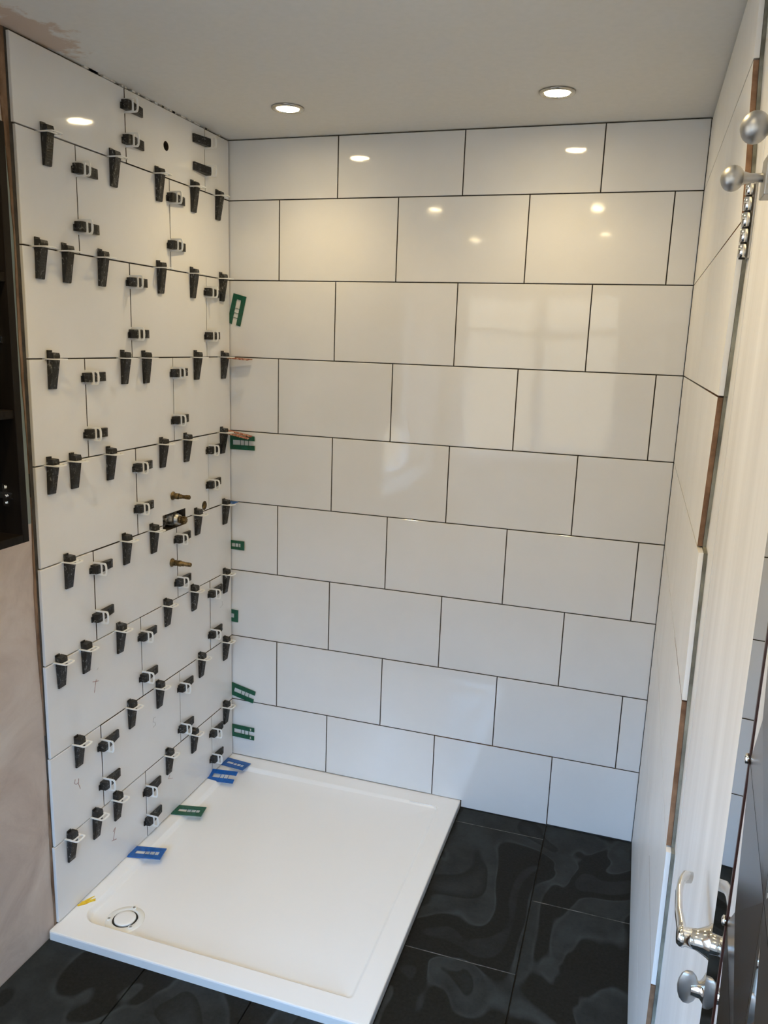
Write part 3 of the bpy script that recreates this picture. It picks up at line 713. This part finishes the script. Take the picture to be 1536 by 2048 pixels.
sp = MB(); sp.lathe([(0.012, 0.0115), (0.018, 0.0115), (0.0195, 0.0095), (0.034, 0.0095), (0.036, 0.0075)], (0, 0.010, 0), (1, 0, 0), 20)
for k in range(10):
    a = 2 * PI * k / 10; c_, s_ = math.cos(a) * 0.0095, math.sin(a) * 0.0095
    sp.lathe([(0.0195, 0.0022), (0.034, 0.0022)], (0, 0.010 + c_, s_), (1, 0, 0), 6)
obj('spindle', sp, 'brass', vv)
ob = empty('pipe_outlet', (0.0, -0.185, 1.0262)); tag(ob, 'brass outlet elbow sunk in the round hole right of the valve', 'pipe outlet')
obj('outlet_ring', MB().lathe([(-0.012, 0.0145), (-0.003, 0.0145), (-0.0015, 0.0135), (-0.002, 0.0095), (-0.0091, 0.0085), (-0.0093, 0.0080)], (0, 0, 0), (1, 0, 0), 28), 'brass', ob)
obj('outlet_bore_shade', MB().lathe([(-0.030, 0.0080), (-0.0088, 0.0080), (-0.0085, 0.003)], (0, 0, 0), (1, 0, 0), 20), 'black', ob)  # solid black plug, painted shade of the hollow outlet

# ================================================================== DOWNLIGHTS
SL = [('left downlight in the ceiling above the shower tray', 0.344, -0.297), ('right downlight in the ceiling above the slate floor', 1.078, -0.297),
      ('second row left downlight, further from the tiled back wall', 0.344, -1.38), ('second row right downlight, further from the tiled back wall', 1.085, -1.34),
      ('third row left downlight by the window wall', 0.33, -2.38), ('third row right downlight by the window wall', 1.09, -2.25)]
for k_, (lab, x, y) in enumerate(SL):
    e = empty('downlight', (x, y, ZC)); tag(e, lab, 'downlight', 'recessed ceiling downlights')
    obj('bezel', MB().lathe([(0.0003, 0.0455), (0.003, 0.0455), (0.0062, 0.042), (0.0066, 0.038), (0.0040, 0.034), (0.0012, 0.0325)], (0, 0, 0), (0, 0, -1), 48), 'bezel_chrome', e)
    obj('lens', MB().lathe([(0.0010, 0.031), (0.0042, 0.031), (0.0052, 0.027), (0.0056, 0.010)], (0, 0, 0), (0, 0, -1), 40), 'lamp_lens', e)
    L = bpy.data.lights.new('downlight_beam', 'SPOT'); L.energy = SPOT_W * (0.40, 0.98, 0.88)[k_ // 2]; L.color = SPOT_COL; L.shadow_soft_size = 0.022
    L.spot_size = math.radians(140); L.spot_blend = 1.0
    lo = bpy.data.objects.new('downlight_beam', L); COL.objects.link(lo); lo.parent = e; lo.location = (0, 0, -0.032)

# ================================================================== CABINET ON THE LEFT WALL
CX, CY0, CY1, CZ0, CZ1 = 0.118, -1.115, -1.72, 1.130, 1.972
cb = empty('wall_cabinet', (-LX, CY0, CZ0)); tag(cb, 'black wooden wall cabinet without doors at the left edge of the picture', 'cabinet')
def cpart(name, a, b_, bv=0.0012):
    o = obj(name, MB().box(a, b_), 'black_wood', cb); o.matrix_parent_inverse = Matrix.Translation(-cb.location); bev(o, bv); return o
T = 0.018; X0 = -LX + 0.0008
sd = cpart('side_panel', (X0, CY0 - T, CZ0), (CX, CY0, CZ1)); cpart('side_panel', (X0, CY1, CZ0), (CX, CY1 + T, CZ1))
cpart('bottom_panel', (X0, CY1 + T, CZ0), (CX, CY0 - T, CZ0 + T)); cpart('top_panel', (X0, CY1 + T, CZ1 - T), (CX, CY0 - T, CZ1))
cpart('back_panel', (X0, CY1 + T, CZ0 + T), (X0 + 0.006, CY0 - T, CZ1 - T))
for z in (1.688, 1.414): cpart('shelf', (X0 + 0.006, CY1 + T, z - T), (CX - 0.004, CY0 - T, z))
for z in (1.232, 1.556):
    h = MB(); y = CY0 - T - 0.0002; x = 0.080
    h.box((x - 0.006, y - 0.0022, z - 0.024), (x + 0.006, y, z + 0.024)); h.box((x - 0.022, y - 0.0032, z - 0.007), (x + 0.020, y - 0.0004, z + 0.007))
    h.box((x - 0.020, y - 0.009, z - 0.004), (x + 0.022, y - 0.003, z + 0.004))
    for dz in (-0.017, 0.017): h.lathe([(0, 0.0045), (0.0030, 0.0045), (0.0038, 0.003)], (x, y - 0.002, z + dz), (0, -1, 0), 12)
    h.lathe([(0, 0.004), (0.004, 0.004)], (x + 0.008, y - 0.009, z), (0, -1, 0), 12)
    o = obj('hinge_plate', h, 'chrome', sd); o.matrix_parent_inverse = Matrix.Translation(-cb.location)
    o.parent = sd

# ================================================================== ROBE HOOKS ON THE DOOR
def hook(label, y, z):
    e = empty('robe_hook', (PX, y, z)); tag(e, label, 'robe hook', 'robe hooks on the door')
    bev(obj('mount_block', MB().box((-0.024, -0.022, -0.021), (-0.0003, 0.018, 0.021)), 'satin_chrome', e), 0.0015)
    obj('arm', MB().lathe([(0.022, 0.0048), (0.030, 0.0048), (0.038, 0.0052), (0.045, 0.0075), (0.050, 0.0110)], (0, 0, 0), (-1, 0, 0), 20), 'satin_chrome', e)
    prof = [(0.055 - 0.0125 * math.cos(PI * k / 12), max(0.0015, 0.0140 * math.sin(PI * k / 12))) for k in range(13)]
    obj('knob', MB().lathe(prof, (0, 0, 0), (-1, 0, 0), 24), 'satin_chrome', e)
hook('far chrome robe hook with ball end, above the door hinge', -1.461, 1.767)
hook('near chrome robe hook with ball end, at the right edge, highest', -1.644, 1.7745)

# ================================================================== BEVELLED MIRROR BY THE DOOR
th_ = math.radians(4.25)
mi = empty('tall_mirror', (1.4575, -1.757, 0.0), (0, 0, -th_)); tag(mi, 'tall narrow mirror with facets and dark edge at the lower right of the photo', 'mirror')
# local: y runs from 0 (far edge) to negative (towards the camera), x=0 is the mirror face, thickness to +x
MW, MH = 0.62, 1.86
fr = MB(); fr.box((0.006, -MW, 0.0), (0.012, 0.0, MH)); obj('backing', fr, 'dark_mahogany', mi)
obj('edge_strip', MB().box((0.0, -0.106, 0.0), (0.0058, 0.0, MH)), 'mirror_glass', mi)
obj('frame_bead', MB().box((-0.0008, -0.112, 0.0), (0.0058, -0.107, MH)), 'dark_mahogany', mi)
ph = 0.1393; zo = 0.0273
for r in range(13):
    for c in range(3):
        y0 = -0.113 - c * 0.168; y1 = y0 - 0.167; z0 = zo + r * ph + 0.0005; z1 = z0 + ph - 0.001
        yc, zc = (y0 + y1) / 2, (z0 + z1) / 2
        b_ = MB(); b_.add([(0.0, y0, z0), (0.0, y1, z0), (0.0, y1, z1), (0.0, y0, z1), (-0.0045, yc, zc), (0.0058, y0, z0), (0.0058, y1, z0), (0.0058, y1, z1), (0.0058, y0, z1)],
                         [(0, 1, 4), (1, 2, 4), (2, 3, 4), (3, 0, 4), (0, 5, 6, 1), (1, 6, 7, 2), (2, 7, 8, 3), (3, 8, 5, 0), (5, 8, 7, 6)], [1, 1, 1, 0, 0, 0, 0, 0, 0])
        obj('mirror_facet', b_, ['mirror_glass', 'brown_reflection_mirror'], mi)
for r in range(1, 13):
    obj('stud', MB().lathe([(0, 0.004), (0.002, 0.004), (0.003, 0.002)], (-0.0009, -0.1105, zo + r * ph), (-1, 0, 0), 12), 'chrome', mi)
